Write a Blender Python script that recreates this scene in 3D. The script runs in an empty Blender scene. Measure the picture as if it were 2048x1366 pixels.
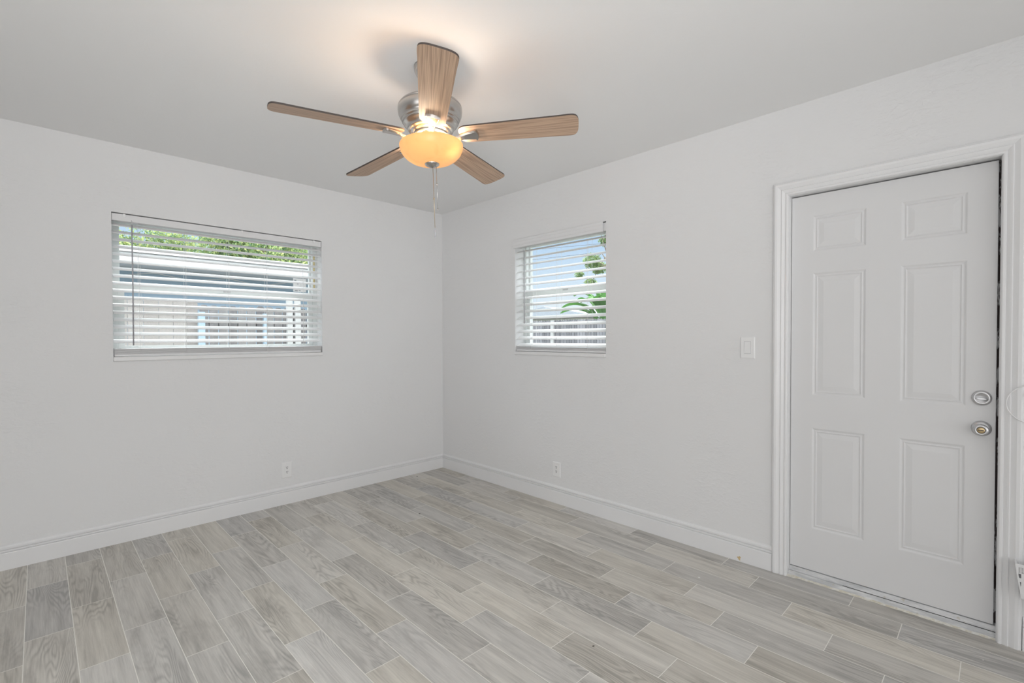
import bpy, bmesh, math, random
from mathutils import Vector, Matrix

scene = bpy.context.scene
C = scene.collection
PI = math.pi
R = math.radians
rnd = random.Random(7)

# ------------------------------------------------------------------ camera
cam_d = bpy.data.cameras.new('camera')
cam = bpy.data.objects.new('camera', cam_d)
C.objects.link(cam)
scene.camera = cam
YAW, PITCH, ROLL = 0.792604553, -0.0158294997, -0.00282730573
fw = Vector((math.cos(PITCH) * math.cos(YAW), math.cos(PITCH) * math.sin(YAW), math.sin(PITCH)))
rt = Vector((math.sin(YAW), -math.cos(YAW), 0.0))
up = rt.cross(fw)
r2 = math.cos(ROLL) * rt + math.sin(ROLL) * up
u2 = -math.sin(ROLL) * rt + math.cos(ROLL) * up
mw = Matrix((r2, u2, -fw)).transposed().to_4x4()
mw.translation = Vector((-2.95641563, -4.01612006, 1.3285904))
cam.matrix_world = mw
cam_d.sensor_width = 36.0
cam_d.lens = 961.534186 / 2048 * 36.0
cam_d.shift_y = 7.857 / 2048
cam_d.clip_start = 0.05
cam_d.clip_end = 200

# ------------------------------------------------------------------ exposure, sky, sun, fill lights
vs = scene.view_settings
vs.view_transform = 'Standard'
vs.look = 'None'
vs.gamma = 1.0
vs.use_curve_mapping = False
vs.exposure = 0.0

world = bpy.data.worlds.new('sky')
scene.world = world
world.use_nodes = True
wn = world.node_tree
wn.nodes.clear()
w_out = wn.nodes.new('ShaderNodeOutputWorld')
w_bg = wn.nodes.new('ShaderNodeBackground')
w_tc = wn.nodes.new('ShaderNodeTexCoord')
w_sep = wn.nodes.new('ShaderNodeSeparateXYZ')
w_ramp = wn.nodes.new('ShaderNodeValToRGB')
w_map = wn.nodes.new('ShaderNodeMapping')
w_noise = wn.nodes.new('ShaderNodeTexNoise')
w_cr = wn.nodes.new('ShaderNodeValToRGB')
w_mix = wn.nodes.new('ShaderNodeMix')
w_mix.data_type = 'RGBA'
w_ramp.color_ramp.elements[0].position = 0.05
w_ramp.color_ramp.elements[0].color = (0.86, 0.93, 1.0, 1)
w_ramp.color_ramp.elements[1].position = 0.30
w_ramp.color_ramp.elements[1].color = (0.36, 0.61, 0.96, 1)
w_map.inputs['Scale'].default_value = (1, 1, 2.2)
w_noise.inputs['Scale'].default_value = 2.6
w_noise.inputs['Detail'].default_value = 6
w_noise.inputs['Roughness'].default_value = 0.55
w_cr.color_ramp.elements[0].position = 0.50
w_cr.color_ramp.elements[1].position = 0.66
w_mix.inputs[7].default_value = (0.98, 0.98, 1.0, 1)
wl = wn.links
wl.new(w_tc.outputs['Generated'], w_sep.inputs[0])
wl.new(w_sep.outputs['Z'], w_ramp.inputs[0])
wl.new(w_tc.outputs['Generated'], w_map.inputs[0])
wl.new(w_map.outputs[0], w_noise.inputs['Vector'])
wl.new(w_noise.outputs[0], w_cr.inputs[0])
wl.new(w_cr.outputs[0], w_mix.inputs[0])
wl.new(w_ramp.outputs[0], w_mix.inputs[6])
w_wh = wn.nodes.new('ShaderNodeMapRange')
w_wh.inputs[1].default_value = 0.20
w_wh.inputs[2].default_value = 0.42
wl.new(w_sep.outputs['Z'], w_wh.inputs[0])
w_mix2 = wn.nodes.new('ShaderNodeMix')
w_mix2.data_type = 'RGBA'
w_mix2.inputs[7].default_value = (0.97, 0.98, 1.0, 1)
wl.new(w_wh.outputs[0], w_mix2.inputs[0])
wl.new(w_mix.outputs[2], w_mix2.inputs[6])
wl.new(w_mix2.outputs[2], w_bg.inputs[0])
wl.new(w_bg.outputs[0], w_out.inputs[0])
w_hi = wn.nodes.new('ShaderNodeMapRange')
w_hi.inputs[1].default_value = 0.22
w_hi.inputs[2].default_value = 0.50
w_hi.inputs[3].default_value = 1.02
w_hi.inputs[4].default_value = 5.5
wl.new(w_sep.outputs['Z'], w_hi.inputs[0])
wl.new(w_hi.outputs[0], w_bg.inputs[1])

sun_d = bpy.data.lights.new('sun', 'SUN')
sun = bpy.data.objects.new('sun', sun_d)
C.objects.link(sun)
sun_d.energy = 4.0
sun_d.angle = R(1.5)
sun_d.color = (1.0, 0.97, 0.92)
sun.rotation_euler = Vector((-0.34, -0.33, -0.88)).to_track_quat('-Z', 'Y').to_euler()


def area_light(name, loc, direction, sx, sy, power, color=(1, 1, 1)):
    d = bpy.data.lights.new(name, 'AREA')
    d.shape = 'RECTANGLE'
    d.size, d.size_y = sx, sy
    d.energy = power
    d.color = color
    o = bpy.data.objects.new(name, d)
    C.objects.link(o)
    o.location = loc
    o.rotation_euler = Vector(direction).to_track_quat('-Z', 'Z').to_euler()
    return o


# added fill lights inside the closed walls behind the camera, no openings there
area_light('fill_back', (-3.2, -7.9, 1.25), (0, 1, 0.10), 6.0, 2.2, 69, (0.985, 0.99, 1.0))
area_light('fill_side', (-6.9, -3.6, 1.25), (1, 0, 0.10), 5.6, 2.2, 66, (0.985, 0.99, 1.0))
fill_a = area_light('fill_corner', (-3.9, -5.0, 1.45), (0.63, 0.77, 0.03), 1.8, 1.8, 11, (1.0, 1.0, 1.0))  # added unseen fill aimed at the corner, no real lamp there
fill_a.data.spread = R(95)
fill_b = area_light('fill_ceiling', (-3.9, -5.0, 1.0), (0.52, 0.64, 0.66), 1.8, 1.8, 14, (1.0, 1.0, 1.0))  # added unseen fill that brightens the ceiling
fill_b.data.spread = R(80)

# ------------------------------------------------------------------ node helpers


class NT:
    def __init__(s, name):
        s.m = bpy.data.materials.new(name)
        s.m.use_nodes = True
        s.t = s.m.node_tree
        s.t.nodes.clear()
        s.out = s.n('ShaderNodeOutputMaterial')

    def n(s, typ, **kw):
        x = s.t.nodes.new(typ)
        for k, v in kw.items():
            setattr(x, k, v)
        return x

    def l(s, a, b):
        s.t.links.new(a, b)

    def val(s, sock, v):
        if isinstance(v, bpy.types.NodeSocket):
            s.l(v, sock)
        else:
            sock.default_value = v

    def math(s, op, a, b=0.0, clamp=False):
        x = s.n('ShaderNodeMath', operation=op, use_clamp=clamp)
        s.val(x.inputs[0], a)
        s.val(x.inputs[1], b)
        return x.outputs[0]

    def mix(s, f, a, b):
        x = s.n('ShaderNodeMix', data_type='RGBA')
        s.val(x.inputs[0], f)
        s.val(x.inputs[6], a)
        s.val(x.inputs[7], b)
        return x.outputs[2]

    def noise(s, vec, scale, detail=2.0, rough=0.5, dist=0.0):
        x = s.n('ShaderNodeTexNoise')
        if vec is not None:
            s.l(vec, x.inputs['Vector'])
        x.inputs['Scale'].default_value = scale
        x.inputs['Detail'].default_value = detail
        x.inputs['Roughness'].default_value = rough
        x.inputs['Distortion'].default_value = dist
        return x.outputs[0]

    def mapping(s, vec, scale=(1, 1, 1), loc=(0, 0, 0), rot=(0, 0, 0)):
        x = s.n('ShaderNodeMapping')
        s.l(vec, x.inputs[0])
        x.inputs['Scale'].default_value = scale
        x.inputs['Location'].default_value = loc
        x.inputs['Rotation'].default_value = rot
        return x.outputs[0]

    def ramp(s, f, p0, p1, c0=(0, 0, 0, 1), c1=(1, 1, 1, 1)):
        x = s.n('ShaderNodeValToRGB')
        s.l(f, x.inputs[0])
        x.color_ramp.elements[0].position = p0
        x.color_ramp.elements[1].position = p1
        x.color_ramp.elements[0].color = c0
        x.color_ramp.elements[1].color = c1
        return x.outputs[0]

    def obj(s):
        return s.n('ShaderNodeTexCoord').outputs['Object']

    def pbsdf(s, color, rough=0.5, metal=0.0, bump=None, spec=0.5, **kw):
        b = s.n('ShaderNodeBsdfPrincipled')
        s.val(b.inputs['Base Color'], color)
        s.val(b.inputs['Roughness'], rough)
        s.val(b.inputs['Metallic'], metal)
        b.inputs['Specular IOR Level'].default_value = spec
        if bump is not None:
            s.l(bump, b.inputs['Normal'])
        for k, v in kw.items():
            s.val(b.inputs[k], v)
        s.l(b.outputs[0], s.out.inputs[0])
        return b

    def bump(s, h, strength, distance):
        x = s.n('ShaderNodeBump')
        s.l(h, x.inputs['Height'])
        x.inputs['Strength'].default_value = strength
        x.inputs['Distance'].default_value = distance
        return x.outputs[0]


def g(v, a=1):
    return (v, v, v, a)


def simple(name, col, rough=0.5, metal=0.0, spec=0.5, var=0.0, vscale=20.0):
    t = NT(name)
    c = tuple(col) + (1,)
    if var > 0:
        n = t.noise(t.obj(), vscale, 3)
        lo = tuple(x * (1 - var) for x in col) + (1,)
        hi = tuple(min(1, x * (1 + var)) for x in col) + (1,)
        c = t.mix(n, lo, hi)
    t.pbsdf(c, rough, metal, None, spec)
    return t.m


M = {}


def wall_mat():
    t = NT('painted_plaster')
    o = t.obj()
    fine = t.noise(o, 55, 4, 0.6)
    lump = t.noise(t.mapping(o, (1, 1, 1.6)), 24, 3, 0.5, 0.8)
    lump = t.ramp(lump, 0.46, 0.66)
    big = t.ramp(t.noise(o, 1.7, 2), 0.38, 0.66)
    scrape = t.ramp(t.noise(t.mapping(o, (1.2, 1.2, 9)), 9, 2, 0.5, 1.5), 0.60, 0.72)
    h = t.math('ADD', t.math('MULTIPLY', fine, 0.25), t.math('MULTIPLY', t.math('MULTIPLY', lump, big), 0.75))
    h = t.math('ADD', h, t.math('MULTIPLY', t.math('MULTIPLY', scrape, big), 0.7))
    bp = t.bump(h, 0.42, 0.004)
    tone = t.mix(t.noise(o, 0.9, 3), (0.765, 0.765, 0.77, 1), (0.79, 0.79, 0.79, 1))
    t.pbsdf(tone, 0.6, 0, bp, 0.3)
    return t.m


def ceiling_mat():
    t = NT('ceiling_paint')
    o = t.obj()
    h = t.math('ADD', t.noise(o, 45, 4, 0.6), t.math('MULTIPLY', t.ramp(t.noise(o, 8, 3, 0.5, 1.0), 0.55, 0.7), 0.6))
    t.pbsdf((0.88, 0.88, 0.88, 1), 0.7, 0, t.bump(h, 0.25, 0.002), 0.2)
    return t.m


M['wall'] = wall_mat()
M['ceiling'] = ceiling_mat()
M['trim'] = simple('trim_paint', (0.81, 0.81, 0.815), 0.32, 0, 0.5, 0.02, 6)
M['door'] = simple('door_paint', (0.745, 0.745, 0.75), 0.4, 0, 0.4, 0.02, 3)
M['plastic'] = simple('white_plastic', (0.83, 0.83, 0.83), 0.3)
M['vinyl'] = simple('slat_vinyl', (0.88, 0.885, 0.89), 0.6, 0, 0.25)
M['headrail'] = simple('headrail_enamel', (0.77, 0.77, 0.775), 0.4)
M['frame'] = simple('window_aluminium', (0.74, 0.77, 0.765), 0.45, 0.0)
M['wand'] = simple('wand_plastic', (0.42, 0.42, 0.45), 0.25)
M['cord'] = simple('cord_cotton', (0.80, 0.80, 0.80), 0.8)
M['dark'] = simple('groove_shade', (0.02, 0.018, 0.017), 0.8)
M['sill'] = simple('sill_stone', (0.80, 0.80, 0.80), 0.35, 0, 0.5, 0.03, 12)
M['grout'] = simple('grout', (0.92, 0.90, 0.85), 0.9, 0, 0.3, 0.08, 60)
M['foam'] = simple('expanding_foam', (0.66, 0.56, 0.30), 0.9, 0, 0.2, 0.2, 80)
M['slot'] = simple('outlet_slot', (0.06, 0.06, 0.06), 0.6)
M['nickel'] = simple('brushed_nickel', (0.56, 0.54, 0.52), 0.26, 1.0)
M['chrome'] = simple('satin_chrome', (0.60, 0.60, 0.61), 0.32, 1.0)
M['brass'] = simple('worn_brass', (0.55, 0.42, 0.24), 0.35, 1.0)
M['chip_white'] = simple('paint_flake', (0.82, 0.81, 0.78), 0.8)
M['chip_dark'] = simple('dark_crumb', (0.05, 0.045, 0.04), 0.8)


def stain_mat():
    t = NT('rust_stain')
    t.pbsdf(t.mix(t.noise(t.obj(), 120, 3), (0.50, 0.33, 0.13, 1), (0.75, 0.60, 0.36, 1)), 0.8)
    return t.m


M['stain'] = stain_mat()


def weather_mat():
    t = NT('weatherstrip')
    o = t.obj()
    n = t.noise(t.mapping(o, (1, 60, 9)), 1.0, 4, 0.7)
    f = t.ramp(n, 0.51, 0.57)
    t.pbsdf(t.mix(f, (0.050, 0.034, 0.032, 1), (0.62, 0.62, 0.62, 1)), 0.7)
    return t.m


M['weather'] = weather_mat()


def threshold_mat():
    t = NT('threshold_painted_metal')
    o = t.obj()
    n = t.noise(t.mapping(o, (8, 1.5, 8)), 5, 5, 0.65)
    c = t.mix(t.ramp(n, 0.40, 0.62), (0.52, 0.53, 0.54, 1), (0.75, 0.755, 0.76, 1))
    d = t.ramp(t.noise(o, 38, 3), 0.64, 0.72)
    c = t.mix(t.math('MULTIPLY', d, 0.5), c, (0.50, 0.44, 0.33, 1))
    t.pbsdf(c, 0.45)
    return t.m


M['threshold'] = threshold_mat()


def bead_mat():
    t = NT('caulk_bead')
    o = t.obj()
    n = t.noise(o, 30, 5, 0.7)
    c = t.mix(t.ramp(n, 0.42, 0.60), (0.66, 0.62, 0.51, 1), (0.80, 0.79, 0.75, 1))
    t.pbsdf(c, 0.9)
    return t.m


M['bead'] = bead_mat()


def plank_mat():
    t = NT('wood_look_tile')
    uv = t.n('ShaderNodeUVMap', uv_map='UVMap').outputs[0]
    at = t.n('ShaderNodeAttribute', attribute_name='rnd')
    add = t.n('ShaderNodeVectorMath', operation='MULTIPLY_ADD')
    t.l(at.outputs['Vector'], add.inputs[0])
    add.inputs[1].default_value = (37, 41, 29)
    t.l(uv, add.inputs[2])
    c = add.outputs[0]
    sep = t.n('ShaderNodeSeparateXYZ')
    t.l(at.outputs['Vector'], sep.inputs[0])
    # cathedral figure: contour lines of a stretched noise
    n1 = t.noise(t.mapping(c, (1.05, 9.0, 1)), 1.0, 2, 0.42, 0.25)
    s1 = t.math('SINE', t.math('MULTIPLY', n1, 150))
    s1 = t.math('MULTIPLY', t.math('ADD', s1, 1), 0.5)
    line = t.math('POWER', s1, 1.6)
    m1 = t.ramp(t.noise(t.mapping(c, (1.6, 7, 1), (5, 3, 1)), 1.0, 1), 0.40, 0.62)
    line = t.math('MULTIPLY', line, m1)
    fine = t.noise(t.mapping(c, (7, 170, 1)), 1.0, 4, 0.65)
    streak = t.noise(t.mapping(c, (1.4, 26, 1), (9, 1, 4)), 1.0, 3, 0.55)
    blot = t.ramp(t.noise(t.mapping(c, (2.4, 9, 1), (2, 7, 3)), 1.0, 4, 0.65), 0.54, 0.86)
    v = t.math('ADD', t.math('MULTIPLY', t.math('SUBTRACT', streak, 0.5), 0.9),
               t.math('MULTIPLY', t.math('SUBTRACT', fine, 0.5), 0.8))
    v = t.math('ADD', v, 0.52)
    v = t.math('ADD', v, t.math('MULTIPLY', t.math('SUBTRACT', sep.outputs[0], 0.5), 0.32))
    v = t.math('SUBTRACT', v, t.math('MULTIPLY', line, 0.36))
    v = t.math('SUBTRACT', v, t.math('MULTIPLY', blot, 0.62), True)
    col = t.ramp(v, 0.0, 1.0, (0.385, 0.374, 0.358, 1), (0.82, 0.80, 0.762, 1))
    warm = t.mix(t.math('MULTIPLY', sep.outputs[1], 0.75), col, t.mix(v, (0.395, 0.365, 0.312, 1), (0.83, 0.785, 0.695, 1)))
    t.pbsdf(warm, 0.48, 0, t.bump(fine, 0.12, 0.0006), 0.35)
    return t.m


M['plank'] = plank_mat()


def blade_mat():
    t = NT('blade_oak')
    o = t.obj()
    n1 = t.noise(t.mapping(o, (0.7, 15, 1)), 1.0, 2, 0.5, 0.3)
    s1 = t.math('POWER', t.math('MULTIPLY', t.math('ADD', t.math('SINE', t.math('MULTIPLY', n1, 60)), 1), 0.5), 2.0)
    fine = t.noise(t.mapping(o, (4, 330, 1)), 1.0, 2, 0.6)
    v = t.math('ADD', t.math('MULTIPLY', fine, 1.0), 0.18)
    v = t.math('SUBTRACT', v, t.math('MULTIPLY', s1, 0.20), True)
    col = t.ramp(v, 0.05, 0.85, (0.12, 0.068, 0.045, 1), (0.65, 0.46, 0.33, 1))
    t.pbsdf(col, 0.5, 0, None, 0.3)
    return t.m


M['blade'] = blade_mat()
M['blade_edge'] = simple('blade_edge', (0.055, 0.042, 0.036), 0.6)


def bowl_mat():
    t = NT('alabaster_glass')
    o = t.obj()
    n = t.noise(t.mapping(o, (1, 1, 1.4)), 13, 3, 0.5, 0.8)
    c = t.mix(t.ramp(n, 0.42, 0.82), (1.0, 0.60, 0.26, 1), (0.92, 0.52, 0.21, 1))
    tr = t.n('ShaderNodeBsdfTranslucent')
    tc = t.mix(0.74, t.mix(0.35, c, (1.0, 0.86, 0.62, 1)), (0.0, 0.0, 0.0, 1))
    t.l(tc, tr.inputs[0])
    df = t.n('ShaderNodeBsdfPrincipled')
    t.l(c, df.inputs['Base Color'])
    df.inputs['Roughness'].default_value = 0.25
    em = t.n('ShaderNodeEmission')
    t.l(c, em.inputs[0])
    em.inputs[1].default_value = 0.42
    mx = t.n('ShaderNodeMixShader')
    mx.inputs[0].default_value = 0.45
    t.l(tr.outputs[0], mx.inputs[1])
    t.l(df.outputs[0], mx.inputs[2])
    ad = t.n('ShaderNodeAddShader')
    t.l(mx.outputs[0], ad.inputs[0])
    t.l(em.outputs[0], ad.inputs[1])
    t.l(ad.outputs[0], t.out.inputs[0])
    return t.m


M['bowl'] = bowl_mat()


def glass_mat():
    t = NT('window_glass')
    tr = t.n('ShaderNodeBsdfTransparent')
    tr.inputs[0].default_value = (0.94, 0.97, 0.97, 1)
    gl = t.n('ShaderNodeBsdfGlossy')
    gl.inputs['Roughness'].default_value = 0.02
    fr = t.n('ShaderNodeFresnel')
    fr.inputs[0].default_value = 1.45
    mx = t.n('ShaderNodeMixShader')
    geo = t.n('ShaderNodeNewGeometry')
    front = t.math('SUBTRACT', 1.0, geo.outputs['Backfacing'])
    t.l(t.math('MULTIPLY', fr.outputs[0], front), mx.inputs[0])
    t.l(tr.outputs[0], mx.inputs[1])
    t.l(gl.outputs[0], mx.inputs[2])
    t.l(mx.outputs[0], t.out.inputs[0])
    return t.m


M['glass'] = glass_mat()


def leaf_mat(name, c0, c1, c2):
    t = NT(name)
    geo = t.n('ShaderNodeNewGeometry')
    r = t.n('ShaderNodeValToRGB')
    t.l(geo.outputs['Random Per Island'], r.inputs[0])
    r.color_ramp.elements[0].color = c0 + (1,)
    r.color_ramp.elements[1].color = c2 + (1,)
    e = r.color_ramp.elements.new(0.55)
    e.color = c1 + (1,)
    df = t.n('ShaderNodeBsdfDiffuse')
    tr = t.n('ShaderNodeBsdfTranslucent')
    mx = t.n('ShaderNodeMixShader')
    mx.inputs[0].default_value = 0.5
    t.l(r.outputs[0], df.inputs[0])
    t.l(r.outputs[0], tr.inputs[0])
    t.l(df.outputs[0], mx.inputs[1])
    t.l(tr.outputs[0], mx.inputs[2])
    t.l(mx.outputs[0], t.out.inputs[0])
    return t.m


M['leaf'] = leaf_mat('tree_leaves', (0.13, 0.22, 0.13), (0.29, 0.38, 0.17), (0.58, 0.62, 0.27))
M['leaf2'] = leaf_mat('light_leaves', (0.16, 0.25, 0.13), (0.28, 0.38, 0.18), (0.44, 0.54, 0.28))
M['banana'] = leaf_mat('broad_leaves', (0.20, 0.38, 0.16), (0.26, 0.46, 0.20), (0.36, 0.55, 0.26))
M['bark'] = simple('bark', (0.24, 0.19, 0.15), 0.9, 0, 0.2, 0.3, 12)


def board_mat(name, a, b):
    t = NT(name)
    geo = t.n('ShaderNodeNewGeometry')
    o = t.obj()
    n = t.noise(t.mapping(o, (30, 30, 1.5)), 1.0, 4, 0.6)
    f = t.math('ADD', t.math('MULTIPLY', geo.outputs['Random Per Island'], 0.6), t.math('MULTIPLY', n, 0.5), True)
    t.pbsdf(t.mix(f, a + (1,), b + (1,)), 0.85, 0, None, 0.2)
    return t.m


M['board_light'] = board_mat('pale_boards', (0.22, 0.20, 0.188), (0.36, 0.335, 0.318))
M['board_dark'] = board_mat('weathered_boards', (0.08, 0.076, 0.082), (0.27, 0.258, 0.255))
M['board_grey'] = board_mat('grey_pickets', (0.10, 0.10, 0.11), (0.30, 0.295, 0.315))
M['gate'] = simple('blue_gate_paint', (0.30, 0.40, 0.49), 0.5)
M['white_post'] = simple('white_post_paint', (0.44, 0.44, 0.435), 0.6, 0, 0.3, 0.05, 5)
M['house_wall'] = simple('blue_grey_stucco', (0.36, 0.46, 0.56), 0.9, 0, 0.2, 0.06, 4)
M['fascia'] = simple('white_fascia', (0.74, 0.73, 0.74), 0.6)
M['soffit'] = simple('soffit', (0.66, 0.65, 0.69), 0.8)
M['roof_grey'] = simple('grey_shingle', (0.36, 0.39, 0.44), 0.9, 0, 0.2, 0.2, 6)
M['house_far'] = simple('pale_stucco', (0.62, 0.62, 0.60), 0.9)
M['wire'] = simple('black_wire', (0.12, 0.13, 0.15), 0.7)
M['ground'] = simple('dry_lawn', (0.15, 0.15, 0.12), 0.95, 0, 0.1, 0.3, 2)
M['sticker'] = simple('paper_label', (0.90, 0.90, 0.90), 0.6)
M['ink'] = simple('label_ink', (0.22, 0.25, 0.28), 0.7)
M['basket'] = simple('basket_plastic', (0.78, 0.78, 0.78), 0.4)
M['basket_dark'] = simple('grey_slot_backing', (0.27, 0.27, 0.28), 0.7)

# ------------------------------------------------------------------ mesh helpers


class MB:
    def __init__(s):
        s.v, s.f, s.mi, s.sm = [], [], [], []

    def face(s, idx, mi=0, sm=False):
        s.f.append(tuple(idx))
        s.mi.append(mi)
        s.sm.append(sm)

    def quad(s, a, b, c, d, mi=0):
        n = len(s.v)
        s.v += [tuple(a), tuple(b), tuple(c), tuple(d)]
        s.face((n, n + 1, n + 2, n + 3), mi)

    def box(s, p0, p1, mi=0):
        x0, y0, z0 = [min(a, b) for a, b in zip(p0, p1)]
        x1, y1, z1 = [max(a, b) for a, b in zip(p0, p1)]
        n = len(s.v)
        s.v += [(x0, y0, z0), (x1, y0, z0), (x1, y1, z0), (x0, y1, z0), (x0, y0, z1), (x1, y0, z1), (x1, y1, z1), (x0, y1, z1)]
        for q in ((3, 2, 1, 0), (4, 5, 6, 7), (0, 1, 5, 4), (1, 2, 6, 5), (2, 3, 7, 6), (3, 0, 4, 7)):
            s.face([n + i for i in q], mi)
        return s

    def lathe(s, prof, seg=48, mi=0, M4=None, cap=True, smooth=True):
        n0 = len(s.v)
        for (r, z) in prof:
            for k in range(seg):
                a = 2 * PI * k / seg
                p = Vector((r * math.cos(a), r * math.sin(a), z))
                if M4:
                    p = M4 @ p
                s.v.append(tuple(p))
        for i in range(len(prof) - 1):
            for k in range(seg):
                k2 = (k + 1) % seg
                s.face((n0 + i * seg + k, n0 + i * seg + k2, n0 + (i + 1) * seg + k2, n0 + (i + 1) * seg + k), mi, smooth)
        if cap:
            s.face([n0 + k for k in range(seg)][::-1], mi)
            s.face([n0 + (len(prof) - 1) * seg + k for k in range(seg)], mi)
        return s

    def tube(s, pts, r, seg=8, mi=0):
        pts = [Vector(p) for p in pts]
        n0 = len(s.v)
        ref = Vector((0.13, 0.31, 0.94))
        for i, p in enumerate(pts):
            d = (pts[min(i + 1, len(pts) - 1)] - pts[max(i - 1, 0)]).normalized()
            if abs(d.dot(ref)) > 0.98:
                ref = Vector((0.94, 0.13, 0.31))
            a = d.cross(ref).normalized()
            b = d.cross(a)
            rr = r[i] if isinstance(r, (list, tuple)) else r
            for k in range(seg):
                t = 2 * PI * k / seg
                s.v.append(tuple(p + rr * (math.cos(t) * a + math.sin(t) * b)))
        for i in range(len(pts) - 1):
            for k in range(seg):
                k2 = (k + 1) % seg
                s.face((n0 + i * seg + k, n0 + i * seg + k2, n0 + (i + 1) * seg + k2, n0 + (i + 1) * seg + k), mi, True)
        s.face([n0 + k for k in range(seg)], mi)
        s.face([n0 + (len(pts) - 1) * seg + k for k in range(seg)], mi)
        return s

    def sweep(s, rows, mi=0, close_ends=True, smooth=False):
        """rows: equal-length rings of points (closed profiles)"""
        n0 = len(s.v)
        m = len(rows[0])
        for r in rows:
            s.v += [tuple(p) for p in r]
        for i in range(len(rows) - 1):
            for k in range(m):
                k2 = (k + 1) % m
                s.face((n0 + i * m + k, n0 + i * m + k2, n0 + (i + 1) * m + k2, n0 + (i + 1) * m + k), mi, smooth)
        if close_ends:
            s.face([n0 + k for k in range(m)][::-1], mi)
            s.face([n0 + (len(rows) - 1) * m + k for k in range(m)], mi)
        return s

    def prism(s, outline, z0, z1, mi=0, mi_side=None):
        n = len(outline)
        n0 = len(s.v)
        s.v += [(x, y, z0) for x, y in outline] + [(x, y, z1) for x, y in outline]
        s.face([n0 + i for i in range(n)][::-1], mi)
        s.face([n0 + n + i for i in range(n)], mi)
        ms = mi if mi_side is None else mi_side
        for i in range(n):
            j = (i + 1) % n
            s.face((n0 + i, n0 + j, n0 + n + j, n0 + n + i), ms)
        return s

    def build(s, name, mats, parent=None, normals=True, bevel=0.0, smooth_angle=None):
        me = bpy.data.meshes.new(name)
        me.from_pydata(s.v, [], s.f)
        if not isinstance(mats, (list, tuple)):
            mats = [mats]
        for m in mats:
            me.materials.append(m)
        me.polygons.foreach_set('material_index', s.mi)
        me.polygons.foreach_set('use_smooth', s.sm)
        me.update()
        if normals:
            bm = bmesh.new()
            bm.from_mesh(me)
            bmesh.ops.recalc_face_normals(bm, faces=bm.faces)
            bm.to_mesh(me)
            bm.free()
        o = bpy.data.objects.new(name, me)
        C.objects.link(o)
        if parent is not None:
            o.parent = parent
        if bevel > 0:
            b = o.modifiers.new('edge_round', 'BEVEL')
            b.width = bevel
            b.segments = 2
            b.limit_method = 'ANGLE'
            b.angle_limit = R(40)
        return o


def tag(o, label, cat, kind=None, group=None):
    o['label'] = label
    o['category'] = cat
    if kind:
        o['kind'] = kind
    if group:
        o['group'] = group
    return o


def empty(name, loc=(0, 0, 0), rot=(0, 0, 0)):
    o = bpy.data.objects.new(name, None)
    C.objects.link(o)
    o.location = loc
    o.rotation_euler = rot
    o.empty_display_size = 0.1
    return o


# ------------------------------------------------------------------ room shell
H = 2.59
XW, YW, TW = -7.0, -8.0, 0.20
# window_1 opening (left wall), window_2 opening (right wall), door opening (right wall)
W1 = (-2.611, -1.246, 1.183, 2.148)
W2 = (-1.995, -1.057, 1.183, 2.177)
D1 = (-4.030, -3.182, 0.0, 2.118)

m = MB()
m.box((XW - TW, 0, -0.2), (W1[0], TW, H))
m.box((W1[1], 0, -0.2), (TW, TW, H))
m.box((W1[0], 0, -0.2), (W1[1], TW, W1[2]))
m.box((W1[0], 0, W1[3]), (W1[1], TW, H))
tag(m.build('wall_left', M['wall']), 'white textured plaster wall with the wide window, left of the corner', 'wall', 'structure')

m = MB()
m.box((0, 0, -0.2), (TW, W2[1], H))
m.box((0, W2[1], -0.2), (TW, W2[0], W2[2]))
m.box((0, W2[1], W2[3]), (TW, W2[0], H))
m.box((0, W2[0], -0.2), (TW, D1[1], H))
m.box((0, D1[1], D1[3]), (TW, D1[0], H))
m.box((0, D1[1], -0.2), (TW, D1[0], -0.012))
m.box((0, D1[0], -0.2), (TW, YW - TW, H))
tag(m.build('wall_right', M['wall']), 'white textured plaster wall with the small window and the door', 'wall', 'structure')
tag(MB().box((XW - TW, YW - TW, -0.2), (0, YW, H)).build('wall_back', M['wall']), 'white wall behind the camera', 'wall', 'structure')
tag(MB().box((XW - TW, YW, -0.2), (XW, 0, H)).build('wall_near', M['wall']), 'white side wall behind the camera', 'wall', 'structure')
tag(MB().box((XW - 0.7, YW - 0.7, H), (0.32, 0.32, H + 0.12)).build('ceiling', M['ceiling']),
    'flat white ceiling that carries the fan', 'ceiling', 'structure')


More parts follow.
